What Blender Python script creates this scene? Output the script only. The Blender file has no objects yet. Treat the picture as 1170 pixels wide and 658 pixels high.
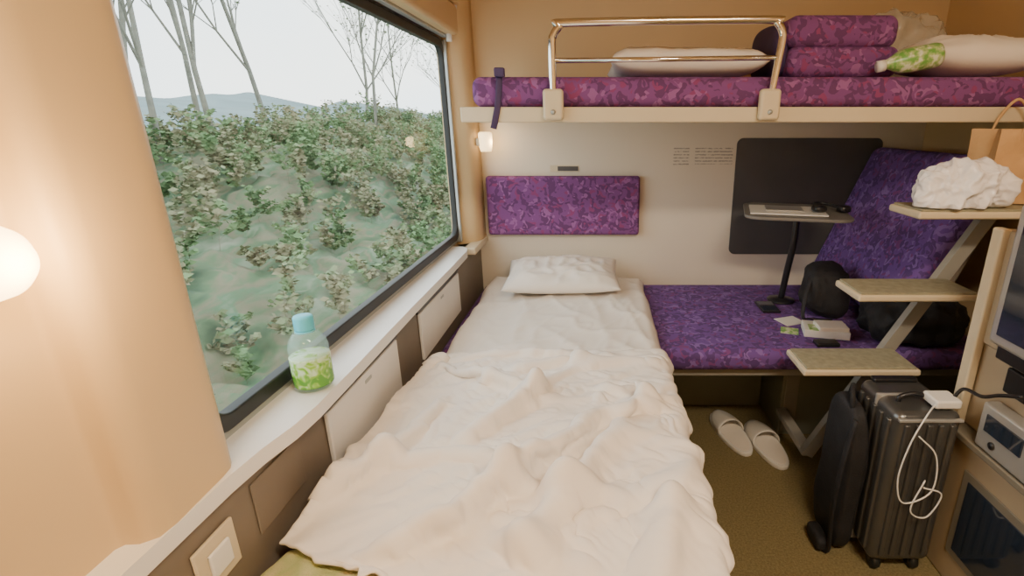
import bpy, bmesh, math, random
from mathutils import Vector, noise, Matrix
random.seed(7)
S = bpy.context.scene
COL = S.collection

# ------------------------------------------------------------ materials
def nm(name):
    m = bpy.data.materials.new(name); m.use_nodes = True
    nt = m.node_tree
    return m, nt, nt.nodes["Principled BSDF"]

def mat(name, col, rough=0.5, metal=0.0, var=0.06, scale=8.0, bump=0.0, bscale=200.0, emis=None, estr=0.0, alpha=1.0, trans=0.0, coat=0.0, stretch=(1,1,1)):
    m, nt, p = nm(name)
    tc = nt.nodes.new("ShaderNodeTexCoord"); mp = nt.nodes.new("ShaderNodeMapping")
    mp.inputs["Scale"].default_value = stretch
    nt.links.new(tc.outputs["Object"], mp.inputs["Vector"])
    n = nt.nodes.new("ShaderNodeTexNoise"); n.inputs["Scale"].default_value = scale; n.inputs["Detail"].default_value = 4
    nt.links.new(mp.outputs[0], n.inputs["Vector"])
    r = nt.nodes.new("ShaderNodeValToRGB")
    r.color_ramp.elements[0].position = 0.3; r.color_ramp.elements[1].position = 0.7
    c = Vector(col[:3])
    r.color_ramp.elements[0].color = (*(c*(1-var)), 1); r.color_ramp.elements[1].color = (*[min(1, x) for x in c*(1+var)], 1)
    nt.links.new(n.outputs["Fac"], r.inputs[0]); nt.links.new(r.outputs[0], p.inputs["Base Color"])
    p.inputs["Roughness"].default_value = rough; p.inputs["Metallic"].default_value = metal
    p.inputs["Alpha"].default_value = alpha; p.inputs["Transmission Weight"].default_value = trans
    p.inputs["Coat Weight"].default_value = coat
    if emis:
        p.inputs["Emission Color"].default_value = (*emis, 1); p.inputs["Emission Strength"].default_value = estr
    if bump > 0:
        n2 = nt.nodes.new("ShaderNodeTexNoise"); n2.inputs["Scale"].default_value = bscale
        nt.links.new(mp.outputs[0], n2.inputs["Vector"])
        b = nt.nodes.new("ShaderNodeBump"); b.inputs["Strength"].default_value = bump; b.inputs["Distance"].default_value = 0.002
        nt.links.new(n2.outputs["Fac"], b.inputs["Height"]); nt.links.new(b.outputs[0], p.inputs["Normal"])
    return m

def ramp_mat(name, stops, scale, detail=2, dist=0.0, rough=0.9, stretch=(1,1,1), const=False, rot=(0,0,0), bump=0.0, cells=False):
    m, nt, p = nm(name)
    tc = nt.nodes.new("ShaderNodeTexCoord"); mp = nt.nodes.new("ShaderNodeMapping")
    mp.inputs["Scale"].default_value = stretch; mp.inputs["Rotation"].default_value = rot
    nt.links.new(tc.outputs["Object"], mp.inputs["Vector"])
    if cells:
        nn = nt.nodes.new("ShaderNodeTexNoise"); nn.inputs["Scale"].default_value = scale*.45; nn.inputs["Detail"].default_value = 1
        nt.links.new(mp.outputs[0], nn.inputs["Vector"])
        sc = nt.nodes.new("ShaderNodeVectorMath"); sc.operation = 'SCALE'; sc.inputs["Scale"].default_value = dist
        nt.links.new(nn.outputs["Color"], sc.inputs[0])
        ad = nt.nodes.new("ShaderNodeVectorMath"); ad.operation = 'ADD'
        nt.links.new(mp.outputs[0], ad.inputs[0]); nt.links.new(sc.outputs[0], ad.inputs[1])
        n = nt.nodes.new("ShaderNodeTexVoronoi"); n.inputs["Scale"].default_value = scale
        nt.links.new(ad.outputs[0], n.inputs["Vector"])
        sx = nt.nodes.new("ShaderNodeSeparateColor"); nt.links.new(n.outputs["Color"], sx.inputs[0]); out = sx.outputs[0]
    else:
        n = nt.nodes.new("ShaderNodeTexNoise"); n.inputs["Scale"].default_value = scale; n.inputs["Detail"].default_value = detail
        n.inputs["Distortion"].default_value = dist
        nt.links.new(mp.outputs[0], n.inputs["Vector"]); out = n.outputs["Fac"]
    r = nt.nodes.new("ShaderNodeValToRGB"); cr = r.color_ramp
    cr.interpolation = 'CONSTANT' if const else 'LINEAR'
    while len(cr.elements) < len(stops): cr.elements.new(0.5)
    for e, (pos, c) in zip(cr.elements, stops):
        e.position = pos; e.color = (*c, 1)
    nt.links.new(out, r.inputs[0]); nt.links.new(r.outputs[0], p.inputs["Base Color"])
    p.inputs["Roughness"].default_value = rough
    if bump:
        b = nt.nodes.new("ShaderNodeBump"); b.inputs["Strength"].default_value = bump; b.inputs["Distance"].default_value = 0.003
        n2 = nt.nodes.new("ShaderNodeTexNoise"); n2.inputs["Scale"].default_value = 400
        nt.links.new(tc.outputs["Object"], n2.inputs["Vector"])
        nt.links.new(n2.outputs["Fac"], b.inputs["Height"]); nt.links.new(b.outputs[0], p.inputs["Normal"])
    return m

M = {}
M['cream'] = mat('cream_panel', (0.66, 0.48, 0.26), 0.42, var=0.03, scale=3)
M['backwall'] = mat('back_wall_panel', (0.74, 0.67, 0.56), 0.5, var=0.03, scale=2)
M['backwall_up'] = mat('upper_wall_panel', (0.58, 0.42, 0.23), 0.5, var=0.03, scale=2)
M['lower'] = mat('lower_wall_taupe', (0.19, 0.155, 0.12), 0.6, var=0.05)
M['sill'] = mat('sill_white', (0.80, 0.79, 0.77), 0.3, var=0.02)
M['white_plastic'] = mat('white_plastic', (0.80, 0.79, 0.76), 0.35, var=0.02)
M['rubber'] = mat('black_rubber', (0.012, 0.014, 0.014), 0.5)
M['alu'] = mat('frame_grey', (0.42, 0.45, 0.44), 0.35, metal=0.4)
M['chrome'] = mat('chrome', (0.82, 0.80, 0.76), 0.12, metal=1.0, var=0.02)
M['beige'] = mat('beige_plastic', (0.64, 0.55, 0.39), 0.4, var=0.03)
M['tread'] = mat('tread_mat', (0.30, 0.285, 0.20), 0.7, var=0.15, scale=60, bump=0.3)
M['greymet'] = mat('grey_paint_metal', (0.30, 0.29, 0.26), 0.45, var=0.04)
M['base'] = mat('bench_base_green', (0.22, 0.23, 0.18), 0.6, var=0.06)
M['black'] = mat('black_fabric', (0.013, 0.013, 0.016), 0.75, var=0.3, scale=30, bump=0.5)
M['blackpl'] = mat('black_plastic', (0.015, 0.015, 0.018), 0.3)
M['darkpanel'] = mat('dark_recess_panel', (0.085, 0.08, 0.08), 0.7, var=0.08)
M['tabletop'] = mat('table_top_grey', (0.18, 0.17, 0.16), 0.5, var=0.05)
M['sheet'] = mat('white_sheet', (0.83, 0.78, 0.72), 0.85, var=0.02, bump=0.15, bscale=600)
M['duvet'] = mat('duvet_cotton', (0.84, 0.79, 0.74), 0.85, var=0.02, bump=0.1, bscale=600)
M['cab'] = mat('cabinet_olive_beige', (0.42, 0.34, 0.23), 0.55, var=0.06, scale=5)
M['cabdark'] = mat('cabinet_shelf', (0.20, 0.18, 0.14), 0.5, var=0.06)
M['paper'] = mat('kraft_paper', (0.58, 0.36, 0.17), 0.8, var=0.06, scale=20, bump=0.3, bscale=80)
M['towel'] = ramp_mat('yellow_green_towel', [(0.3, (0.60, 0.52, 0.26)), (0.5, (0.42, 0.48, 0.22)), (0.7, (0.70, 0.60, 0.38))], 14, bump=0.6)
M['carpet'] = ramp_mat('olive_carpet', [(0.3, (0.175, 0.14, 0.06)), (0.7, (0.29, 0.235, 0.11))], 180, detail=4, bump=1.0)
dp = (0.066, 0.031, 0.130); mg = (0.130, 0.038, 0.150); pu = (0.105, 0.049, 0.205); li = (0.155, 0.086, 0.28)
def fabric(name, k=1.0, red=0.0):
    def f(c): return (min(1, c[0]*k*(1+red)), c[1]*k, c[2]*k*(1-red*0.35))
    return ramp_mat(name, [(0.0, f(pu)), (0.32, f(dp)), (0.56, f(li)), (0.68, f(mg)), (0.78, f(pu)), (0.92, f(dp))],
                    62, dist=.085, const=True, bump=0.4, cells=True)
M['purple'] = fabric('purple_moquette', 1.4)
M['purple_red'] = fabric('magenta_moquette', 1.3, 0.42)
M['bulb'] = mat('lamp_glass', (1, .85, .6), 0.4, emis=(1.0, 0.66, 0.28), estr=9)
M['bulb_small'] = mat('lamp_glass_small', (1, .85, .6), 0.4, emis=(1.0, 0.66, 0.30), estr=3)
M['ceil_diff'] = mat('ceiling_diffuser', (1, 1, 1), 0.4, emis=(1.0, 0.84, 0.62), estr=3)
M['screen'] = mat('tv_screen', (0.02, 0.03, 0.05), 0.08, coat=1.0)
M['silver'] = mat('silver_plastic', (0.50, 0.50, 0.49), 0.3, metal=0.5)
M['case'] = mat('suitcase_shell', (0.15, 0.15, 0.148), 0.30, metal=0.7, var=0.1)
M['cap'] = mat('bottle_cap', (0.10, 0.52, 0.68), 0.35)
M['plasticbag'] = mat('white_plastic_bag', (0.86, 0.86, 0.90), 0.22, var=0.04, scale=20, bump=0.6, bscale=60)
M['clearbag'] = mat('clear_plastic_bag', (0.85, 0.85, 0.78), 0.12, var=0.05, alpha=0.35)
M['greenlabel'] = ramp_mat('green_label', [(0.4, (0.15, 0.40, 0.08)), (0.55, (0.5, 0.6, 0.3)), (0.6, (0.7, 0.75, 0.6))], 60, rough=0.3)
M['strap'] = mat('dark_strap', (0.05, 0.03, 0.10), 0.7)

def bottle_mat():
    m, nt, p = nm('bottle_label_green')
    tc = nt.nodes.new("ShaderNodeTexCoord")
    n = nt.nodes.new("ShaderNodeTexNoise"); n.inputs["Scale"].default_value = 70; n.inputs["Detail"].default_value = 1; n.inputs["Distortion"].default_value = 1.0
    nt.links.new(tc.outputs["Object"], n.inputs["Vector"])
    sp = nt.nodes.new("ShaderNodeSeparateXYZ"); nt.links.new(tc.outputs["Object"], sp.inputs[0])
    mr = nt.nodes.new("ShaderNodeMapRange"); mr.inputs[1].default_value = 0.655; mr.inputs[2].default_value = 0.70
    nt.links.new(sp.outputs[2], mr.inputs[0])
    sub = nt.nodes.new("ShaderNodeMath"); sub.operation = 'ADD'
    mu = nt.nodes.new("ShaderNodeMath"); mu.operation = 'MULTIPLY'; mu.inputs[1].default_value = 0.34
    nt.links.new(mr.outputs[0], mu.inputs[0]); nt.links.new(n.outputs[0], sub.inputs[0]); nt.links.new(mu.outputs[0], sub.inputs[1])
    r = nt.nodes.new("ShaderNodeValToRGB"); cr = r.color_ramp
    cr.elements[0].position = .48; cr.elements[0].color = (.12, .40, .04, 1); cr.elements[1].position = .8; cr.elements[1].color = (.62, .82, .56, 1)
    e = cr.elements.new(.62); e.color = (.32, .62, .08, 1)
    nt.links.new(sub.outputs[0], r.inputs[0]); nt.links.new(r.outputs[0], p.inputs["Base Color"])
    p.inputs["Roughness"].default_value = 0.2; p.inputs["Alpha"].default_value = .85
    return m
M['bottlelabel'] = bottle_mat()
M['bottle'] = mat('bottle_plastic', (0.50, 0.82, 0.84), 0.05, alpha=0.20, coat=0.8)

def glass_mat():
    m = bpy.data.materials.new('window_glass'); m.use_nodes = True; nt = m.node_tree; nt.nodes.clear()
    o = nt.nodes.new("ShaderNodeOutputMaterial"); t = nt.nodes.new("ShaderNodeBsdfTransparent"); g = nt.nodes.new("ShaderNodeBsdfGlossy")
    t.inputs[0].default_value = (0.97, 1.0, 0.99, 1); g.inputs["Roughness"].default_value = 0.02
    mx = nt.nodes.new("ShaderNodeMixShader"); mx.inputs[0].default_value = 0.03
    nt.links.new(t.outputs[0], mx.inputs[1]); nt.links.new(g.outputs[0], mx.inputs[2]); nt.links.new(mx.outputs[0], o.inputs[0])
    return m
M['glass'] = glass_mat()

def textlines_mat():
    m, nt, p = nm('notice_print')
    tc = nt.nodes.new("ShaderNodeTexCoord")
    w = nt.nodes.new("ShaderNodeTexWave"); w.bands_direction = 'Z'; w.inputs["Scale"].default_value = 26
    nt.links.new(tc.outputs["Object"], w.inputs["Vector"])
    n = nt.nodes.new("ShaderNodeTexNoise"); n.inputs["Scale"].default_value = 120
    nt.links.new(tc.outputs["Object"], n.inputs["Vector"])
    mu = nt.nodes.new("ShaderNodeMath"); mu.operation = 'MULTIPLY'
    nt.links.new(w.outputs["Fac"], mu.inputs[0]); nt.links.new(n.outputs["Fac"], mu.inputs[1])
    r = nt.nodes.new("ShaderNodeValToRGB"); r.color_ramp.elements[0].position = .3; r.color_ramp.elements[0].color = (.74, .67, .56, 1)
    r.color_ramp.elements[1].position = .5; r.color_ramp.elements[1].color = (.36, .33, .29, 1)
    nt.links.new(mu.outputs[0], r.inputs[0]); nt.links.new(r.outputs[0], p.inputs["Base Color"])
    return m
M['notice'] = textlines_mat()

# ------------------------------------------------------------ geometry helpers
def empty(name):
    e = bpy.data.objects.new(name, None); e.empty_display_size = 0.05; COL.objects.link(e); return e
def add(name, me, m=None, parent=None, smooth=True):
    o = bpy.data.objects.new(name, me); COL.objects.link(o)
    if m is not None: me.materials.append(m)
    if smooth:
        for p in me.polygons: p.use_smooth = True
    if parent: o.parent = parent
    return o
def meshobj(name, verts, faces, m, parent=None, smooth=True):
    me = bpy.data.meshes.new(name); me.from_pydata([tuple(v) for v in verts], [], faces); me.update()
    bm = bmesh.new(); bm.from_mesh(me); bmesh.ops.recalc_face_normals(bm, faces=bm.faces); bm.to_mesh(me); bm.free()
    return add(name, me, m, parent, smooth)
def box(name, lo, hi, m, bev=0.004, parent=None, seg=3, rot=None):
    bm = bmesh.new(); bmesh.ops.create_cube(bm, size=1)
    c = (Vector(lo)+Vector(hi))/2; s = Vector(hi)-Vector(lo)
    for v in bm.verts:
        q = Vector((v.co.x*s.x, v.co.y*s.y, v.co.z*s.z))
        if rot: q = rot @ q
        v.co = q + c
    me = bpy.data.meshes.new(name); bm.to_mesh(me); bm.free()
    o = add(name, me, m, parent)
    if bev > 0:
        b = o.modifiers.new('bev', 'BEVEL'); b.width = bev; b.segments = seg; b.harden_normals = True; b.limit_method = 'ANGLE'
    else:
        for p in me.polygons: p.use_smooth = False
    return o
def frame_from(d):
    d = d.normalized(); a = Vector((0, 0, 1)) if abs(d.z) < .9 else Vector((1, 0, 0))
    x = d.cross(a).normalized(); return x, d.cross(x).normalized()
def catmull(pts, n=8):
    P = [Vector(p) for p in pts]; P = [P[0]*2-P[1]] + P + [P[-1]*2-P[-2]]; out = []
    for i in range(1, len(P)-2):
        for k in range(n):
            t = k/n; a, b, c, d = P[i-1:i+3]
            out.append(0.5*((2*b)+(c-a)*t+(2*a-5*b+4*c-d)*t*t+(3*b-a-3*c+d)*t**3))
    out.append(P[-2]); return out
def tube(name, pts, r, m, parent=None, seg=12, smooth=0, flat=1.0):
    P = catmull(pts, smooth) if smooth else [Vector(p) for p in pts]
    vs, fs = [], []
    d0 = (P[1]-P[0]).normalized(); x, y = frame_from(d0)
    for i, p in enumerate(P):
        d = (P[min(i+1, len(P)-1)]-P[max(i-1, 0)]).normalized()
        x = (x - d*x.dot(d)).normalized(); y = d.cross(x)
        rr = r[i] if isinstance(r, list) else r
        for k in range(seg):
            a = 2*math.pi*k/seg; vs.append(p+x*math.cos(a)*rr+y*math.sin(a)*rr*flat)
    n = len(P)
    for i in range(n-1):
        for k in range(seg):
            fs.append((i*seg+k, i*seg+(k+1) % seg, (i+1)*seg+(k+1) % seg, (i+1)*seg+k))
    fs.append(tuple(range(seg))[::-1]); fs.append(tuple((n-1)*seg+k for k in range(seg)))
    return meshobj(name, vs, fs, m, parent)
def lathe(name, prof, c, m, parent=None, seg=40, axis='Z'):
    vs, fs = [], []
    for r, z in prof:
        for k in range(seg):
            a = 2*math.pi*k/seg
            if axis == 'Z': vs.append((c[0]+r*math.cos(a), c[1]+r*math.sin(a), c[2]+z))
            elif axis == 'X': vs.append((c[0]+z, c[1]+r*math.cos(a), c[2]+r*math.sin(a)))
            else: vs.append((c[0]+r*math.cos(a), c[1]+z, c[2]+r*math.sin(a)))
    n = len(prof)
    for i in range(n-1):
        for k in range(seg):
            fs.append((i*seg+k, i*seg+(k+1) % seg, (i+1)*seg+(k+1) % seg, (i+1)*seg+k))
    if prof[0][0] > 1e-5: fs.append(tuple(range(seg)))
    if prof[-1][0] > 1e-5: fs.append(tuple((n-1)*seg+k for k in range(seg)))
    return meshobj(name, vs, fs, m, parent)
def rrect(x0, y0, x1, y1, r, n=8):
    pts = []
    for cx, cy, a0 in ((x1-r, y1-r, 0), (x0+r, y1-r, 90), (x0+r, y0+r, 180), (x1-r, y0+r, 270)):
        for k in range(n+1):
            a = math.radians(a0+90*k/n); pts.append((cx+r*math.cos(a), cy+r*math.sin(a)))
    return pts
def extrude2d(name, loops, thick, m, matrix, parent=None, bev=0.0):
    cu = bpy.data.curves.new(name, 'CURVE'); cu.dimensions = '2D'; cu.fill_mode = 'BOTH'; cu.extrude = thick/2
    if bev: cu.bevel_depth = bev; cu.bevel_resolution = 2
    for L in loops:
        s = cu.splines.new('POLY'); s.points.add(len(L)-1); s.use_cyclic_u = True
        for i, (x, y) in enumerate(L): s.points[i].co = (x, y, 0, 1)
    t = bpy.data.objects.new('tmp', cu); COL.objects.link(t)
    dg = bpy.context.evaluated_depsgraph_get()
    me = bpy.data.meshes.new_from_object(t.evaluated_get(dg)); me.name = name
    bpy.data.objects.remove(t); me.materials.clear(); me.transform(matrix)
    return add(name, me, m, parent, smooth=False)
YZ = Matrix(((0, 0, 1, 0), (1, 0, 0, 0), (0, 1, 0, 0), (0, 0, 0, 1)))
XZ = Matrix(((1, 0, 0, 0), (0, 0, -1, 0), (0, 1, 0, 0), (0, 0, 0, 1)))
def T(x, y, z): return Matrix.Translation((x, y, z))
def prism_z(name, poly, z0, z1, m, parent=None, smooth=False):
    return extrude2d(name, [poly], z1-z0, m, T(0, 0, (z0+z1)/2), parent)

def pillow(name, c, sx, sy, h, m, parent=None, rotz=0, n=48, wr=0.006, seed=0, rotx=0, e=2.6):
    vs, fs = [], []; R = Matrix.Rotation(rotz, 3, 'Z') @ Matrix.Rotation(rotx, 3, 'X')
    for side in (1, -1):
        for i in range(n+1):
            for j in range(n+1):
                u = -1+2*i/n; v = -1+2*j/n
                w = max(0, (1-abs(u)**e)*(1-abs(v)**e))**0.5
                pinch = 1 - 0.06*(1-abs(v))*abs(u)**2
                pinch2 = 1 - 0.06*(1-abs(u))*abs(v)**2
                nz = noise.noise(Vector((u*2.3+seed, v*2.3, side*3)))*wr*2 + (1-abs(noise.noise(Vector((u*4+seed, v*3, 9)))))**3*wr*1.5
                z = side*h/2*w + (nz*w if side > 0 else 0)
                vs.append(R @ Vector((u*sx/2*pinch, v*sy/2*pinch2, z)) + Vector(c))
    N = (n+1)**2
    for s in (0, 1):
        for i in range(n):
            for j in range(n):
                a = s*N+i*(n+1)+j; q = (a, a+n+1, a+n+2, a+1)
                fs.append(q if s == 0 else q[::-1])
    o = meshobj(name, vs, fs, m, parent)
    bm = bmesh.new(); bm.from_mesh(o.data); bmesh.ops.remove_doubles(bm, verts=bm.verts, dist=0.0004); bmesh.ops.recalc_face_normals(bm, faces=bm.faces); bm.to_mesh(o.data); bm.free()
    for p in o.data.polygons: p.use_smooth = True
    return o
def lump(name, lo, hi, m, parent=None, amp=0.02, freq=9, e=0.45, seed=0, sub=5, ridge=False, crumple=0.0):
    bm = bmesh.new(); bmesh.ops.create_icosphere(bm, subdivisions=sub, radius=1)
    c = (Vector(lo)+Vector(hi))/2; s = (Vector(hi)-Vector(lo))/2
    for v in bm.verts:
        q = Vector([math.copysign(abs(k)**e, k) for k in v.co]); q = Vector([max(-1, min(1, k*1.0)) for k in q])
        p = Vector((q.x*s.x, q.y*s.y, q.z*s.z))
        w = noise.noise(p*freq+Vector((seed, seed*2, 0)))
        if ridge: w = (1-2*abs(noise.noise(p*freq*1.5+Vector((seed, 0, 3)))))*.6 + .4*w
        p2 = p + v.co.normalized()*w*amp
        if crumple:
            k1 = noise.noise(p*freq*3+Vector((seed, 7, 0))); k2 = noise.noise(p*freq*6+Vector((seed, 2, 5)))
            p2 += v.co.normalized()*crumple*((1-2*abs(k1))*.7+(1-2*abs(k2))*.35)
        p = p2 + c
        p.z = max(lo[2], p.z)
        v.co = p
    me = bpy.data.meshes.new(name); bm.to_mesh(me); bm.free()
    return add(name, me, m, parent)

# ------------------------------------------------------------ room shell
XL, XW, YB, XR, ZC, YF = -0.49, -0.545, 2.10, 1.28, 1.85, -0.65
XO = -.562
box('floor', (XO, YF-.05, -.05), (XR+.05, YB+.05, 0), M['carpet'], 0)
box('ceiling', (XO, YF-.05, ZC), (XR+.05, YB+.05, ZC+.05), M['cream'], 0)
box('wall_back', (XO, YB, 0), (XR+.05, YB+.05, ZC), M['backwall'], 0)
box('trim_back_upper', (-.47, YB-.006, 1.13), (XR, YB-.0005, ZC), M['backwall_up'], 0.001)
box('wall_right', (XR, YF, 0), (XR+.05, YB, ZC), M['cream'], 0)
box('wall_front', (XO, YF-.05, 0), (XR, YF, ZC), M['cream'], 0)
wl = empty('wall_left')
box('below_sill', (XO, YF, 0), (XL, YB, .606), M['lower'], 0, wl)
extrude2d('window_surround', [[(YF, .606), (YB, .606), (YB, ZC), (YF, ZC)], rrect(.60, .652, 1.945, 1.335, .05)], .012, M['cream'], T(XW-.008, 0, 0) @ YZ, wl)
pil = [(-.56, .602), (-.545, .601), (-.512, .598), (-.496, .590), (-.489, .578), (-.4865, .560), (-.483, .48), (-.486, .458), (-.500, .448), (-.515, .447), (-.52, .44), (-.52, YF), (-.56, YF)]
prism_z('near_pillar', pil, .632, ZC, M['cream'], wl)
prism_z('far_post', [(-.56, 1.955), (-.53, 1.952), (-.485, 1.975), (-.47, 1.99), (-.462, 2.02), (-.462, YB), (-.56, YB)], .62, ZC, M['cream'], wl)
box('upper_cove', (-.56, .60, 1.445), (-.47, 1.96, ZC), M['cream'], .01, wl)
box('seam_strip', (-.5195, .340, .66), (-.5165, .345, ZC), M['backwall_up'], 0.0005, wl)
box('lower_ledge', (-.50, 1.86, .60), (-.455, YB-.001, .625), M['beige'], .004, wl)
box('near_ledge', (-.52, YF+.01, .60), (-.475, .33, .640), M['beige'], .006, wl)
w1 = empty('window_1')
extrude2d('gasket', [rrect(.597, .648, 1.948, 1.338, .055), rrect(.618, .667, 1.928, 1.318, .045)], .014, M['rubber'], T(XW+.004, 0, 0) @ YZ, w1, bev=.003)
extrude2d('outer_frame', [rrect(.575, .632, 1.957, 1.352, .02), rrect(.597, .648, 1.948, 1.338, .055)], .008, M['alu'], T(XW+.002, 0, 0) @ YZ, w1)
extrude2d('glass_pane', [rrect(.602, .654, 1.943, 1.333, .05)], .003, M['glass'], T(XW-.006, 0, 0) @ YZ, w1)
box('guide_rail', (-.543, 1.930, .634), (-.520, 1.945, 1.34), M['alu'], .003, w1)
box('guide_rail_near', (-.535, .600, .634), (-.522, .612, 1.34), M['white_plastic'], .003, w1)
sil = [(-.56, 0.30), (-.487, .30), (-.482, .50), (-.480, .56), (-.474, .62), (-.462, .68), (-.457, .74), (-.458, .9), (-.463, 1.2), (-.466, 1.6), (-.470, 1.80), (-.480, 1.84), (-.500, 1.86), (-.54, 1.865), (-.56, 1.865)]
o = prism_z('trim_sill', sil, .607, .632, M['sill']); b = o.modifiers.new('b', 'BEVEL'); b.width = .006; b.segments = 3
rb = empty('roller_blind')
box('cassette', (-.535, .62, 1.352), (-.472, 1.93, 1.445), M['cream'], .014, rb, 5)
box('bottom_bar', (-.528, .64, 1.344), (-.508, 1.92, 1.353), M['alu'], .003, rb)
tube('end_tube', [(-.50, 1.90, 1.33), (-.50, 1.90, 1.36), (-.485, 1.94, 1.44), (-.48, 1.95, 1.6)], .010, M['white_plastic'], rb)
for i, (y0, y1, zb) in enumerate(((.80, 1.13, .435), (1.30, 1.70, .44))):
    g = empty('folding_board')
    box('panel', (-.489, y0, zb), (-.480, y1, .578), M['white_plastic'], .003, g)
    box('gap_trim', (-.4895, y0-.01, .578), (-.482, y1+.01, .590), M['blackpl'], .002, g)
    box('latch', (-.4808, (y0+y1)/2-.015, .555), (-.479, (y0+y1)/2+.015, .563), M['alu'], .001, g)
ol = empty('wall_switch')
box('plate', (-.4895, .485, .505), (-.484, .555, .575), M['beige'], .003, ol)
box('rocker', (-.4845, .502, .522), (-.479, .538, .558), M['white_plastic'], .003, ol)
box('trim_access_cover', (-.4895, .60, .50), (-.4865, .72, .585), M['lower'], .002)

sc = empty('wall_lamp')
lathe('globe', [(0.0001, .050), (.010, .049), (.020, .044), (.029, .033), (.034, .018), (.035, .004), (.034, 0)], (-.515, .400, .962), M['bulb'], sc, axis='X')
lathe('backplate', [(.038, 0), (.038, .004), (.034, .005)], (-.5195, .400, .962), M['beige'], sc, axis='X')
sc2 = empty('wall_lamp')
lathe('shade', [(.020, -.035), (.024, -.02), (.026, 0), (.026, .03), (.020, .036)], (-.427, 2.03, 1.0), M['bulb_small'], sc2)
box('arm', (-.462, 2.015, .985), (-.44, 2.045, 1.015), M['beige'], .004, sc2)

# ------------------------------------------------------------ bench, bed
bn = empty('bench_seat')
box('cushion', (-.48, 1.40, .350), (1.20, 2.085, .420), M['purple'], .028, bn, 6)
box('base_recessed', (-.48, 1.80, .0), (.64, 2.09, .345), M['base'], .003, bn)
box('base_box', (.645, 1.60, .0), (1.25, 2.09, .345), M['base'], .006, bn)
box('frame_rail', (-.48, 1.44, .318), (1.22, 1.80, .348), M['greymet'], .004, bn)
box('seat_post', (.655, 1.595, .02), (.70, 1.60, .32), M['greymet'], .002, bn)
for k in range(7):
    box('vent_slat', (.30, 1.790, .155+k*.018), (.50, 1.7995, .163+k*.018), M['blackpl'], .001, bn)
box('vent_back', (.295, 1.796, .150), (.505, 1.7999, .285), M['rubber'], .001, bn)

bd = empty('bed')
box('base', (-.48, .02, .0), (.10, 1.38, .345), M['base'], .004, bd)
box('seat_cushion', (-.48, .02, .350), (.15, 1.392, .420), M['purple'], .025, bd, 5)
mattress = box('mattress', (-.415, .06, .421), (.165, 2.04, .452), M['sheet'], .014, bd, 5)

def sheet():
    nx, ny = 90, 150; vs, fs = [], []
    x0, x1, y0, y1 = -.440, .185, .9, 2.06
    for j in range(ny+1):
        for i in range(nx+1):
            u = i/nx; v = j/ny; x = x0+(x1-x0)*u; y = y0+(y1-y0)*v
            z = .457
            ed = min(u, 1-u)*(x1-x0); ey = (1-v)*(y1-y0)
            drop = 0
            if ed < .03: drop = (1-ed/.03)**2*.03
            if ey < .03: drop = max(drop, (1-ey/.03)**2*.028)
            w = (1-abs(noise.noise(Vector((x*9+y*2, y*2.2, 1)))))**6*.007
            w += (1-abs(noise.noise(Vector((x*5-y*3, y*4+x*2, 5)))))**8*.006
            w += (1-abs(noise.noise(Vector((x*16-y*9, y*6+x*3, 8)))))**10*.003
            w += noise.noise(Vector((x*4, y*4, 2)))*.004
            xx = x+noise.noise(Vector((0, y*5, 3)))*.012*(abs(u-.5)*2)**2
            yy = y+noise.noise(Vector((x*5, 0, 7)))*.01*v
            vs.append((xx, yy, z+w-drop))
    for j in range(ny):
        for i in range(nx):
            a = j*(nx+1)+i; fs.append((a, a+1, a+nx+2, a+nx+1))
    o = meshobj('bed_sheet', vs, fs, M['sheet'], bd)
    s = o.modifiers.new('s', 'SOLIDIFY'); s.thickness = .003; s.offset = 1
sheet()
pillow('bed_pillow', (-.135, 1.89, .517), .43, .31, .085, M['sheet'], None, rotz=.03, rotx=.10, seed=2, wr=.007)

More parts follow.
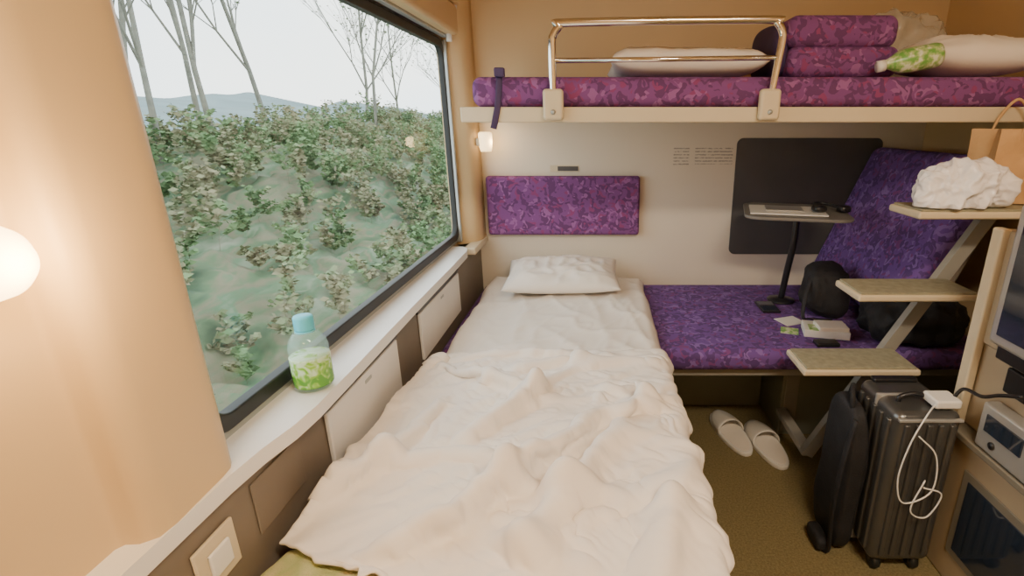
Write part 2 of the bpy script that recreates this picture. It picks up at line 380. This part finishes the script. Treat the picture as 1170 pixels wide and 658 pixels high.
def make_duvet():
    colb = box('tmp_mattress', (-.60, -.3, .30), (.165, 2.05, .466), M['sheet'], 0)
    md = colb.modifiers.new('col', 'COLLISION'); colb.collision.thickness_outer = .006; colb.collision.cloth_friction = 70
    TL, TR, BR, BL = Vector((-.44, 1.25, 0)), Vector((.27, 1.27, 0)), Vector((.47, .12, 0)), Vector((-.470, .60, 0))
    nx, ny = 104, 124; vs, fs = [], []
    def ridge(p, a, b, h, w):
        a = Vector(a); b = Vector(b); ab = b-a; t = max(0, min(1, (p-a).dot(ab)/ab.length_squared))
        d = (p-(a+ab*t)).length; return h*math.exp(-(d/w)**2)*(.6+.4*math.sin(math.pi*t))
    rl = [((-.42, 1.19), (-.1, 1.0), .07, .030), ((-.33, .98), (-.45, .7), .06, .032), ((-.3, .58), (.05, .95), .09, .034), ((-.1, .58), (.15, 1.1), .075, .027),
          ((.05, .5), (.15, .85), .08, .032), ((-.2, 1.16), (.15, 1.2), .065, .026), ((.17, .6), (.2, 1.15), .05, .026), ((-.25, .85), (-.05, 1.15), .06, .025), ((-.4, .78), (-.15, .80), .055, .028),
          ((-.18, .72), (.10, .66), .045, .022), ((0, 1.08), (.14, .98), .045, .020), ((-.25, .62), (-.02, .55), .045, .022), ((-.43, 1.22), (.2, 1.235), .045, .020)]
    for j in range(ny+1):
        for i in range(nx+1):
            u = i/nx; v = j/ny
            p = (BL.lerp(BR, u)).lerp(TL.lerp(TR, u), v); q = Vector((p.x, p.y))
            q2 = q + Vector((noise.noise(Vector((p.x*7, p.y*7, 1))), noise.noise(Vector((p.x*7, p.y*7, 5)))))*.03
            z = .483 + sum(ridge(q2, *r) for r in rl)
            s = p.x*.75+p.y*.65; t = -p.x*.65+p.y*.75
            z += .028*max(0, noise.noise(Vector((s*3.0, t*9, 0)))+.1)
            vs.append((p.x, p.y, z))
    for j in range(ny):
        for i in range(nx):
            a = j*(nx+1)+i; fs.append((a, a+1, a+nx+2, a+nx+1))
    o = meshobj('duvet', vs, fs, M['duvet'])
    vg = o.vertex_groups.new(name='pin'); vg.add([j*(nx+1) for j in range(0, ny+1, 5)] + [i for i in range(0, nx+1, 8)], 1.0, 'REPLACE')
    for j in range(0, ny+1, 5): o.data.vertices[j*(nx+1)].co.z = .476
    for i in range(0, nx+1, 8):
        vv = o.data.vertices[i]; vv.co.z = .476 if vv.co.x < .15 else .42
    c = o.modifiers.new('cloth', 'CLOTH'); st = c.settings
    st.quality = 6; st.mass = .15; st.tension_stiffness = 18; st.compression_stiffness = 18; st.shear_stiffness = 8; st.bending_stiffness = .6
    st.air_damping = 3; st.vertex_group_mass = 'pin'; st.shrink_min = -.015
    c.collision_settings.distance_min = .006; c.collision_settings.collision_quality = 2
    c.point_cache.frame_start = 1; c.point_cache.frame_end = 60
    for f in range(1, 25): S.frame_set(f)
    dg = bpy.context.evaluated_depsgraph_get()
    me = bpy.data.meshes.new_from_object(o.evaluated_get(dg))
    for v in me.vertices: v.co.x = max(v.co.x, -.482)
    nrm = [v.normal.copy() for v in me.vertices]
    for v, nn in zip(me.vertices, nrm):
        x, y = v.co.x, v.co.y; s = x*.75+y*.65; t = -x*.65+y*.75
        a = (1-abs(noise.noise(Vector((s*4+noise.noise(Vector((x*6, y*6, 2))), t*12, 3)))))**7
        c2 = (1-abs(noise.noise(Vector((x*5+y*4, y*6-x*6, 12)))))**10
        v.co += nn*(a*.007+c2*.006)*(1 if nn.z > 0 else -1)
    o.modifiers.clear(); o.data = me
    for p in me.polygons: p.use_smooth = True
    S.frame_set(1)
    bpy.data.objects.remove(colb)
    s = o.modifiers.new('s', 'SOLIDIFY'); s.thickness = .007; s.offset = 1
    ss = o.modifiers.new('ss', 'SUBSURF'); ss.levels = 1; ss.render_levels = 1
make_duvet()

lump('towel', (-.478, .45, .425), (-.22, .62, .468), M['towel'], None, amp=.012, freq=14, ridge=True)

# ------------------------------------------------------------ back wall things
box('headrest_cushion', (-.445, 2.062, .632), (.168, 2.098, .868), M['purple_red'], .012, None, 5)
extrude2d('trim_dark_panel', [rrect(.548, .545, 1.12, 1.012, .025)], .006, M['darkpanel'], T(0, YB-.004, 0) @ XZ, None)
extrude2d('notice_sticker', [rrect(.30, .905, .362, .978, .003)], .002, M['notice'], T(0, YB-.002, 0) @ XZ)
extrude2d('notice_sticker', [rrect(.385, .912, .535, .978, .003)], .002, M['notice'], T(0, YB-.002, 0) @ XZ)
ws = empty('warning_label')
box('plate', (-.19, 2.0965, .882), (-.075, 2.0995, .908), M['beige'], .001, ws)
box('print_block', (-.16, 2.0955, .886), (-.078, 2.0968, .904), M['darkpanel'], .0005, ws)

# ------------------------------------------------------------ upper berth
ub = empty('upper_berth')
box('frame', (-.35, 1.40, 1.074), (1.27, 2.09, 1.106), M['beige'], .006, ub)
box('front_lip', (-.352, 1.388, 1.070), (1.272, 1.402, 1.108), M['beige'], .004, ub)
box('cushion', (-.325, 1.405, 1.108), (1.26, 2.085, 1.182), M['purple_red'], .024, ub, 5)
box('end_hinge', (-.45, 1.9, 1.08), (-.35, 1.95, 1.10), M['alu'], .004, ub)
gr = empty('guard_rail')
yr = 1.378
rail = [(-.112, yr, 1.09), (-.112, yr, 1.245), (-.108, yr, 1.272), (-.092, yr, 1.292), (-.066, yr, 1.300), (.405, yr, 1.306), (.433, yr, 1.300), (.448, yr, 1.280), (.450, yr, 1.255), (.440, yr, 1.17), (.430, yr, 1.09)]
tube('rail', rail, .0095, M['chrome'], gr, smooth=5)
tube('mid_bar', [(-.112, yr, 1.215), (.444, yr, 1.222)], .006, M['chrome'], gr)
for x in (-.112, .432):
    box('bracket', (x-.026, yr-.016, 1.075), (x+.026, yr+.010, 1.150), M['beige'], .009, gr, 4)
    lathe('screw', [(.006, 0), (.006, -.003), (.0001, -.004)], (x, yr-.016, 1.095), M['alu'], gr, seg=14, axis='Y')
st = empty('safety_strap')
tube('webbing', [(-.250, 1.395, 1.19), (-.247, 1.385, 1.17), (-.252, 1.382, 1.12), (-.262, 1.380, 1.075), (-.268, 1.382, 1.055)], .008, M['strap'], st, smooth=5, flat=.2)
box('buckle', (-.258, 1.374, 1.178), (-.232, 1.392, 1.200), M['strap'], .004, st)
pillow('folded_futon', (.242, 1.68, 1.226), .42, .46, .075, M['sheet'], None, seed=5, wr=.004, e=6)
fb = empty('folded_blanket')
box('layer_1', (.505, 1.47, 1.184), (.80, 1.80, 1.262), M['purple_red'], .025, fb, 5)
box('layer_2', (.50, 1.475, 1.258), (.79, 1.80, 1.338), M['purple_red'], .028, fb, 5)
lump('fold_roll', (.468, 1.50, 1.184), (.52, 1.75, 1.33), M['strap'], fb, amp=.008, e=.6)
pillow('berth_pillow', (1.03, 1.58, 1.240), .38, .28, .10, M['sheet'], None, seed=8)
lump('plastic_bag', (.87, 1.77, 1.20), (1.10, 1.95, 1.39), M['clearbag'], None, amp=.035, freq=12, e=.7, seed=4, ridge=True, crumple=.01)
gb = empty('green_tea_bottle')
pr = [(.0001, 0), (.028, .001), (.030, .01), (.030, .07), (.027, .10), (.012, .13), (.012, .14), (.0001, .14)]
def lathe_dir(name, prof, c, d, m, parent, seg=28):
    d = Vector(d).normalized(); x, y = frame_from(d); vs, fs = [], []
    for r, z in prof:
        for k in range(seg):
            a = 2*math.pi*k/seg; vs.append(Vector(c)+d*z+(x*math.cos(a)+y*math.sin(a))*r)
    for i in range(len(prof)-1):
        for k in range(seg): fs.append((i*seg+k, i*seg+(k+1) % seg, (i+1)*seg+(k+1) % seg, (i+1)*seg+k))
    return meshobj(name, vs, fs, m, parent)
lathe_dir('body', pr, (.87, 1.43, 1.235), (-1, 0, -.18), M['greenlabel'], gb)
lathe_dir('cap', [(.0001, 0), (.014, 0), (.014, .018), (.0001, .018)], (.735, 1.43, 1.209), (-1, 0, -.18), M['white_plastic'], gb)

# ------------------------------------------------------------ drink bottle on the sill
db = empty('drink_bottle'); bc = (-.492, .80, .632)
lathe('body', [(.0001, .001), (.024, .001), (.030, .006), (.031, .012), (.031, .018), (.0305, .020), (.0305, .068), (.031, .071), (.031, .078), (.028, .090), (.020, .102), (.014, .108), (.014, .116), (.0001, .116)], bc, M['bottle'], db)
lathe('label', [(.0312, .010), (.0316, .012), (.0316, .060), (.0312, .062)], bc, M['bottlelabel'], db)
lathe('cap', [(.0152, .108), (.0155, .110), (.0155, .129), (.014, .132), (.0001, .132)], bc, M['cap'], db)
lathe('cap_ring', [(.0158, .104), (.0158, .107), (.0150, .1075)], bc, M['cap'], db)

# ------------------------------------------------------------ armchair backrest, table
ab = empty('chair_backrest')
ang = math.atan2(.20, .52)
box('cushion', (.975, 1.45, .44), (1.075, 2.085, .99), M['purple'], .035, ab, 6, rot=Matrix.Rotation(ang, 3, 'Y'))
box('shell', (1.072, 1.46, .43), (1.095, 2.08, .96), M['lower'], .008, ab, 3, rot=Matrix.Rotation(ang, 3, 'Y'))
tb = empty('side_table')
R = Matrix.Rotation(math.radians(-14), 4, 'Z')
extrude2d('top', [rrect(-.165, -.16, .165, .16, .05)], .006, M['tabletop'], T(.675, 1.76, .778) @ R, tb, bev=.002)
tube('stem', [(.71, 1.82, .772), (.71, 1.82, .66), (.705, 1.84, .55), (.70, 1.86, .4215)], .012, M['blackpl'], tb, smooth=6)
lathe('foot', [(.0001, 0), (.05, 0), (.05, .006), (.015, .012), (.0001, .012)], (.70, 1.86, .4215), M['blackpl'], tb)
extrude2d('magazine', [rrect(-.12, -.09, .12, .09, .002)], .004, M['white_plastic'], T(.64, 1.74, .7865) @ R)
extrude2d('leaflet', [rrect(-.06, -.05, .06, .05, .002)], .003, M['silver'], T(.635, 1.755, .7905) @ R)
gl = empty('headphones')
tube('band', [(.73, 1.70, .797), (.75, 1.78, .802), (.79, 1.79, .802), (.82, 1.72, .797)], .006, M['blackpl'], gl, smooth=8)
lump('cup_l', (.705, 1.665, .790), (.75, 1.71, .812), M['blackpl'], gl, amp=.001, e=.7)
lump('cup_r', (.80, 1.69, .784), (.842, 1.735, .808), M['blackpl'], gl, amp=.001, e=.7)

sbag = lump('shoulder_bag', (.725, 1.65, .422), (.875, 1.79, .60), M['black'], None, amp=.018, freq=12, e=.6, seed=3, crumple=.004)
tube('bag_strap', [(.74, 1.69, .58), (.71, 1.66, .52), (.70, 1.64, .44), (.73, 1.645, .430), (.80, 1.64, .428)], .007, M['black'], sbag, smooth=6, flat=.4)
lump('jacket', (.86, 1.41, .422), (1.10, 1.60, .56), M['black'], None, amp=.04, freq=10, e=.75, seed=9, ridge=True, crumple=.008)
ph = empty('smartphone')
box('body', (.590, 1.72, .4215), (.655, 1.83, .430), M['blackpl'], .003, ph); box('glass', (.594, 1.725, .4295), (.651, 1.825, .4305), M['screen'], .0005, ph)
sb = empty('snack_box')
box('carton', (.665, 1.49, .4215), (.80, 1.58, .446), M['white_plastic'], .002, sb, rot=Matrix.Rotation(-.25, 3, 'Z'))
box('sleeve', (.70, 1.49, .445), (.79, 1.56, .458), M['sheet'], .002, sb, rot=Matrix.Rotation(-.1, 3, 'Z'))
box('green_print', (.675, 1.50, .4455), (.71, 1.55, .4475), M['greenlabel'], .0005, sb, rot=Matrix.Rotation(-.25, 3, 'Z'))
box('paper_sheet', (.62, 1.61, .4208), (.70, 1.68, .4225), M['white_plastic'], .0005, None, rot=Matrix.Rotation(.35, 3, 'Z'))
box('paper_sheet', (.60, 1.53, .4208), (.655, 1.585, .4225), M['greenlabel'], .0005, None, rot=Matrix.Rotation(-.35, 3, 'Z'))
box('wallet', (.665, 1.425, .4215), (.735, 1.465, .434), M['blackpl'], .004, None)

# ------------------------------------------------------------ ladder
ld = empty('bunk_ladder')
for x0, x1, z in ((.535, .84, .463), (.645, .95, .668), (.755, 1.06, .874)):
    box('tread', (x0, 1.20, z-.022), (x1, 1.335, z-.004), M['beige'], .006, ld)
    box('tread_mat', (x0+.008, 1.206, z-.005), (x1-.01, 1.328, z+.001), M['tread'], .002, ld)
P0, P1 = Vector((.640, 0, .100)), Vector((1.15, 0, 1.060))
dd = (P1-P0).normalized(); nrm = Vector((dd.z, 0, -dd.x))*.018
quad = [P0-nrm, P0+nrm, P1+nrm, P1-nrm]
extrude2d('stringer', [[(q.x, q.z) for q in quad]], .024, M['greymet'], T(0, 1.350, 0) @ XZ, ld)
box('foot_bracket', (.63, 1.35, .09), (.665, 1.598, .112), M['greymet'], .003, ld)
box('trim_right_shelf', (1.066, 1.20, .850), (1.275, 1.42, .874), M['beige'], .005, None)
pb = empty('paper_bag')
def paperbag(x0, x1, y0, y1, z0, z1):
    vs, fs = [], []
    ring = []
    for k in range(12): ring.append((x0+(x1-x0)*k/12, y0))
    for k in range(6): ring.append((x1, y0+(y1-y0)*k/6))
    for k in range(12): ring.append((x1-(x1-x0)*k/12, y1))
    for k in range(6): ring.append((x0, y1-(y1-y0)*k/6))
    n = len(ring); L = 12
    for j in range(L+1):
        z = z0+(z1-z0)*j/L
        for (x, y) in ring:
            w = noise.noise(Vector((x*14, y*14, z*14)))*.010
            side = min(abs(x-x0), abs(x-x1)) < 1e-6
            ins = (.03*(j/L)*(1-abs((y-(y0+y1)/2)/((y1-y0)/2)))) if side else 0
            vs.append((x+w*.4+(ins if x < (x0+x1)/2 else -ins), y+w, z))
    for j in range(L):
        for k in range(n): fs.append((j*n+k, j*n+(k+1) % n, (j+1)*n+(k+1) % n, (j+1)*n+k))
    fs.append(tuple(range(n)))
    o = meshobj('body', vs, fs, M['paper'], pb, smooth=False); s = o.modifiers.new('s', 'SOLIDIFY'); s.thickness = .0015
paperbag(.955, 1.18, 1.27, 1.37, .878, 1.055)
for y in (1.27, 1.372):
    tube('handle', [(1.00, y, 1.02), (1.01, y-.01, 1.08), (1.045, y-.015, 1.125), (1.09, y-.01, 1.08), (1.10, y, 1.02)], .0035, M['paper'], pb, smooth=8)
lump('white_shopping_bag', (.775, 1.205, .878), (.965, 1.27, .965), M['plasticbag'], None, amp=.030, freq=13, e=.8, seed=12, ridge=True, crumple=.012, sub=6)

# ------------------------------------------------------------ slippers
def slipper(cx, cy, rz):
    g = empty('slipper'); R = T(cx, cy, 0) @ Matrix.Rotation(rz, 4, 'Z')
    out = []
    for k in range(40):
        a = 2*math.pi*k/40; y = math.sin(a)*.130; w = .045*(1+.10*math.sin(a)); x = math.copysign(abs(math.cos(a))**.8, math.cos(a))*w
        out.append((x, y))
    extrude2d('sole', [out], .010, M['white_plastic'], R @ T(0, 0, .008), g, bev=.003)
    inn = [(x*.86, y*.93) for x, y in out]
    extrude2d('insole', [inn], .002, M['sheet'], R @ T(0, 0, .0165), g)
    vs, fs = [], []; n = 16; L = 10
    for j in range(L+1):
        y = .120-.125*j/L
        yy = y/.130; hw = .048*(max(0.02, 1-yy*yy))**.5*(1.02+.10*yy)
        hgt = .020+.026*(j/L)**.8
        for k in range(n+1):
            a = math.pi*k/n; vs.append(R @ Vector((math.cos(a)*hw, y+.01*math.sin(a)*(j/L), .012+math.sin(a)**.8*hgt)))
    for j in range(L):
        for k in range(n):
            a = j*(n+1)+k; fs.append((a, a+1, a+n+2, a+n+1))
    o = meshobj('toe_strap', vs, fs, M['white_plastic'], g); s = o.modifiers.new('s', 'SOLIDIFY'); s.thickness = .003
slipper(.478, 1.60, math.radians(12)); slipper(.583, 1.53, math.radians(8))

# ------------------------------------------------------------ suitcase, backpack, charger
sc_ = empty('suitcase')
SX0, SX1 = .668, .820
box('shell', (SX0, 1.0, .035), (SX1, 1.18, .452), M['case'], .022, sc_, 5)
for k in range(5):
    x = SX0+.018+k*.0255
    box('rib', (x, .993, .06), (x+.013, 1.003, .428), M['case'], .004, sc_)
for k in range(5):
    y = 1.02+k*.031
    box('side_rib', (SX0-.007, y, .06), (SX0+.003, y+.015, .428), M['case'], .004, sc_)
box('seam', (SX0-.003, 1.085, .03), (SX1+.003, 1.093, .456), M['silver'], .002, sc_)
box('front_edge_trim', (SX0+.004, .996, .433), (SX1-.004, 1.006, .440), M['silver'], .002, sc_)
for x in (.695, .79):
    for y in (1.025, 1.15):
        lathe('wheel', [(.0001, -.010), (.018, -.009), (.020, 0), (.018, .009), (.0001, .010)], (x, y, .020), M['rubber'], sc_, seg=20, axis='X')
        box('caster', (x-.014, y-.01, .02), (x+.014, y+.01, .04), M['blackpl'], .003, sc_)
box('handle_grip', (.69, 1.148, .450), (.80, 1.172, .462), M['blackpl'], .005, sc_)
tube('carry_handle', [(.70, 1.06, .450), (.705, 1.06, .464), (.735, 1.06, .471), (.765, 1.06, .464), (.77, 1.06, .450)], .006, M['blackpl'], sc_, smooth=4)
ch = empty('usb_charger')
box('body', (.755, 1.01, .458), (.815, 1.065, .479), M['white_plastic'], .006, ch)
tube('white_cable', [(.76, 1.02, .467), (.72, .985, .457), (.690, .975, .39), (.68, .975, .30), (.70, .970, .24), (.76, .972, .27), (.755, .975, .36), (.71, .98, .41)], .0018, M['white_plastic'], ch, smooth=8)
tube('white_cable_loop', [(.74, .972, .30), (.72, .970, .22), (.76, .970, .20), (.785, .972, .26), (.74, .972, .28)], .0018, M['white_plastic'], ch, smooth=8)
tube('black_cable', [(.81, 1.04, .468), (.815, 1.02, .505), (.818, .97, .515), (.82, .93, .54), (.822, .88, .565)], .004, M['blackpl'], ch, smooth=8)
bp = empty('backpack')
lump('body', (.600, 1.05, .002), (.658, 1.20, .42), M['black'], bp, amp=.010, freq=9, e=.5, seed=5)
lump('back_pocket', (.665, 1.205, .002), (.80, 1.30, .36), M['black'], bp, amp=.008, freq=9, e=.55, seed=6)
tube('strap', [(.61, 1.06, .40), (.59, 1.05, .28), (.585, 1.05, .14), (.595, 1.06, .02), (.58, 1.10, .012)], .010, M['black'], bp, smooth=6, flat=.4)
tube('top_loop', [(.62, 1.10, .41), (.62, 1.11, .445), (.64, 1.15, .445), (.64, 1.16, .41)], .006, M['black'], bp, smooth=6)
lump('strap_end', (.565, 1.06, .002), (.60, 1.14, .045), M['black'], bp, amp=.005, e=.6)

# ------------------------------------------------------------ right-hand cabinet
cb = empty('cabinet')
XC = .85
box('body_low', (XC, -.1, .0), (XR-.002, 1.08, .375), M['cab'], .006, cb)
box('shelf_top', (XC-.02, -.1, .375), (XR-.002, 1.09, .392), M['cabdark'], .004, cb)
box('body_mid', (XC+.02, -.1, .392), (XR-.002, 1.08, .60), M['cab'], .006, cb)
box('body_up', (XC+.01, -.1, .600), (XR-.002, 1.08, .855), M['cab'], .006, cb)
box('recess_frame', (XC-.004, .55, .08), (XC+.001, 1.0, .31), M['cabdark'], .003, cb)
box('recess', (XC-.006, .57, .10), (XC-.002, .98, .29), M['screen'], .002, cb)
box('corner_strip', (XC-.006, 1.055, .395), (XC+.016, 1.086, .858), M['beige'], .005, cb)
tv = empty('television')
box('bezel', (XC-.03, .56, .63), (XC+.009, 1.0, .925), M['silver'], .012, tv)
box('screen', (XC-.034, .585, .655), (XC-.028, .975, .90), M['screen'], .004, tv)
box('mount', (XC-.02, .60, .602), (XC+.008, .98, .632), M['blackpl'], .004, tv)
vd = empty('media_player')
box('case', (XC-.018, .58, .395), (XC+.019, .98, .50), M['silver'], .006, vd)
box('display', (XC-.021, .86, .44), (XC-.017, .96, .48), M['screen'], .002, vd)
box('slot', (XC-.021, .62, .455), (XC-.017, .82, .465), M['blackpl'], .001, vd)
for y in (.66, .70, .74, .78, .93): lathe('button', [(.008, .0), (.008, -.004), (.0001, -.005)], (XC-.018, y, .42), M['blackpl'], vd, seg=16, axis='X')
box('wall_socket', (XC-.004, .90, .535), (XC+.019, .96, .59), M['blackpl'], .004, None)

# ------------------------------------------------------------ ceiling lamp
cl = empty('ceiling_lamp')
box('housing', (-.05, -.30, ZC-.02), (.85, .10, ZC), M['white_plastic'], .004, cl)
box('diffuser', (-.03, -.28, ZC-.032), (.83, .08, ZC-.018), M['ceil_diff'], .006, cl)
def area(name, loc, rot, sx, sy, p, col):
    l = bpy.data.lights.new(name, 'AREA'); l.shape = 'RECTANGLE'; l.size = sx; l.size_y = sy; l.energy = p; l.color = col
    o = bpy.data.objects.new(name, l); COL.objects.link(o); o.location = loc; o.rotation_euler = rot; return o
area('ceiling_light', (.45, -.08, ZC-.04), (math.radians(14), 0, 0), .55, .22, 36, (1.0, .80, .57))
def point(name, loc, p, col, r=.03):
    l = bpy.data.lights.new(name, 'POINT'); l.energy = p; l.color = col; l.shadow_soft_size = r
    o = bpy.data.objects.new(name, l); COL.objects.link(o); o.location = loc
point('wall_lamp_light', (-.435, .400, .962), 2.0, (1, .62, .26))
point('wall_lamp_light_far', (-.395, 2.02, 1.0), .45, (1, .66, .32), .02)

# ------------------------------------------------------------ outdoors
M['bush'] = ramp_mat('bank_vegetation', [(0.30, (0.035, 0.07, 0.04)), (0.42, (0.085, 0.14, 0.07)), (0.49, (0.17, 0.155, 0.10)), (0.56, (0.09, 0.16, 0.085)), (0.64, (0.17, 0.21, 0.14)), (0.75, (0.25, 0.25, 0.19))], 2.4, detail=6, dist=.4, stretch=(1, .30, 1.4), rot=(0, 0, .1))
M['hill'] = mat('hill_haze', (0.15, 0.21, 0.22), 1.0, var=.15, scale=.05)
M['field'] = mat('field', (0.18, 0.25, 0.18), 1.0, var=.35, scale=.15)
M['hazed_bark'] = mat('hazed_bark', (0.17, 0.17, 0.14), 0.9, var=.2)  # bark colour lightened to grey, so the outdoor haze is painted in
M['twig'] = mat('twig', (0.22, 0.18, 0.12), 0.9, var=.3, scale=2)
M['leaf'] = ramp_mat('leaf_green', [(0.3, (0.09, 0.15, 0.07)), (0.45, (0.14, 0.23, 0.10)), (0.54, (0.22, 0.20, 0.12)), (0.7, (0.17, 0.26, 0.13))], 1.2, detail=4)
def grid(name, X, Y, f, m, nx, ny):
    vs, fs = [], []
    for j in range(ny+1):
        for i in range(nx+1):
            x = X[0]+(X[1]-X[0])*i/nx; y = Y[0]+(Y[1]-Y[0])*j/ny; vs.append((x, y, f(x, y)))
    for j in range(ny):
        for i in range(nx):
            a = j*(nx+1)+i; fs.append((a, a+1, a+nx+2, a+nx+1))
    return meshobj(name, vs, fs, m)
def bankh(x, y):
    d = -x
    base = -1.9 + 2.5*min(1, max(0, (d-1.6)/5.5))**.8
    n = noise.noise(Vector((x*.6, y*.25, 0)))*.45 + noise.noise(Vector((x*1.6, y*.8, 3)))*.30 + noise.noise(Vector((x*4, y*3, 7)))*.16 + noise.noise(Vector((x*9, y*8, 7)))*.07
    k = min(1, max(0, (d-1.5)/1.5)); fall = max(0, (d-9)/6)
    return base + n*k - fall*1.5
grid('vegetation_bank', (-15, -1.2), (-2, 50), bankh, M['bush'], 160, 420)
grid('ground', (-400, -14), (-50, 600), lambda x, y: -2.2, M['field'], 4, 4)
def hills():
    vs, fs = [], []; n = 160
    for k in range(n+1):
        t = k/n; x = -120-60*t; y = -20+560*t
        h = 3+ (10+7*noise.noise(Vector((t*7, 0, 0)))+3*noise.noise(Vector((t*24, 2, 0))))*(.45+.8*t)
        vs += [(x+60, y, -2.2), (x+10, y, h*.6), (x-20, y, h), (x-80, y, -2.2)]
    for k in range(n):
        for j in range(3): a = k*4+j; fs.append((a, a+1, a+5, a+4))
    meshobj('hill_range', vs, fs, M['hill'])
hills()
def grow_tree(vs, fs, base, h, seed, lv0, r0=.012, n=5, spread=.8, leaves=None):
    rnd = random.Random(seed)
    def seg(p, q, ra, rb):
        d = q-p; a, b = frame_from(d); i0 = len(vs)
        for c, r in ((p, ra), (q, rb)):
            for k in range(n):
                t = 2*math.pi*k/n; vs.append(c+a*math.cos(t)*r+b*math.sin(t)*r)
        for k in range(n): fs.append((i0+k, i0+(k+1) % n, i0+n+(k+1) % n, i0+n+k))
    def grow(p, d, L, r, lv):
        for s in range(3):
            d = (d+Vector((rnd.uniform(-.15, .15), rnd.uniform(-.15, .15), rnd.uniform(-.05, .1)))).normalized()
            q = p+d*L/3; seg(p, q, r, r*.8); p = q; r *= .8
            if lv > 0:
                for c in range(2 if lv > 1 else 3):
                    nd = (d+Vector((rnd.uniform(-1, 1), rnd.uniform(-1, 1), rnd.uniform(-.1, .6)))*spread).normalized()
                    grow(p, nd, L*.55, r*.6, lv-1)
            elif leaves is not None:
                leaves.append((p.copy(), rnd.random()))
    grow(base, Vector((0, 0, 1)), h, h*r0, lv0)
def leafmesh(name, lv, keep, s0, s1, parent, seed):
    rnd = random.Random(seed); lvs, lfs = [], []
    for p, q in lv:
        if q > keep: continue
        s = s0+s1*q; a = Vector((rnd.uniform(-1, 1), rnd.uniform(-1, 1), rnd.uniform(-1, 1))).normalized(); b, c = frame_from(a); i0 = len(lvs)
        lvs += [p-b*s, p+c*s*.6, p+b*s, p-c*s*.6]; lfs.append((i0, i0+1, i0+2, i0+3))
    if lvs: meshobj(name, lvs, lfs, M['leaf'], parent)
for i, (x, y, h) in enumerate(((-7.5, 10.5, 5.0), (-8.5, 14, 5.5), (-7, 17, 4.5), (-9.5, 22, 6.0), (-8, 31, 5.0), (-7.0, 8.5, 4.4), (-11, 30, 6), (-9, 12.2, 5.2), (-6.5, 6.8, 3.8), (-8, 9.4, 4.6))):
    vs, fs, lv = [], [], []
    grow_tree(vs, fs, Vector((x, y, bankh(x, y)-.02)), h, i+3, 3, leaves=lv)
    o = meshobj('bare_tree', vs, fs, M['hazed_bark'])
    leafmesh('leaves', lv, .8, .03, .05, o, i)
vs, fs, lv = [], [], []
rnd = random.Random(5)
for k in range(900):
    x = rnd.uniform(-8.6, -2.0); y = rnd.uniform(1.4, 30)
    grow_tree(vs, fs, Vector((x, y, bankh(x, y)-.02)), rnd.uniform(.16, .36)*(1+.04*y), 100+k, 2, r0=.008, n=3, spread=1.6, leaves=lv)
me_t = meshobj('shrub_thicket', vs, fs, M['twig'])
leafmesh('leaves', lv, 1, .020, .040, me_t, 2)

# ------------------------------------------------------------ world
W = bpy.data.worlds.new('overcast'); S.world = W; W.use_nodes = True; nt = W.node_tree
bg = nt.nodes["Background"]; tc = nt.nodes.new("ShaderNodeTexCoord"); n = nt.nodes.new("ShaderNodeTexNoise"); n.inputs["Scale"].default_value = 2.5; n.inputs["Detail"].default_value = 3
r = nt.nodes.new("ShaderNodeValToRGB"); r.color_ramp.elements[0].position = .4; r.color_ramp.elements[0].color = (.82, .91, 1, 1); r.color_ramp.elements[1].position = .6; r.color_ramp.elements[1].color = (1, 1, .98, 1)
nt.links.new(tc.outputs["Generated"], n.inputs["Vector"]); nt.links.new(n.outputs[0], r.inputs[0]); nt.links.new(r.outputs[0], bg.inputs[0]); bg.inputs[1].default_value = 3.7

# ------------------------------------------------------------ camera
cd = bpy.data.cameras.new('camera'); cam = bpy.data.objects.new('camera', cd); COL.objects.link(cam)
cd.sensor_width = 36; cd.lens = 36*587/1170; cd.shift_x = -(683-585)/1170; cd.clip_start = .02; cd.clip_end = 2000
cam.location = (0, 0, 1.07); cam.rotation_euler = (math.radians(90-17.85), 0, 0)
S.camera = cam
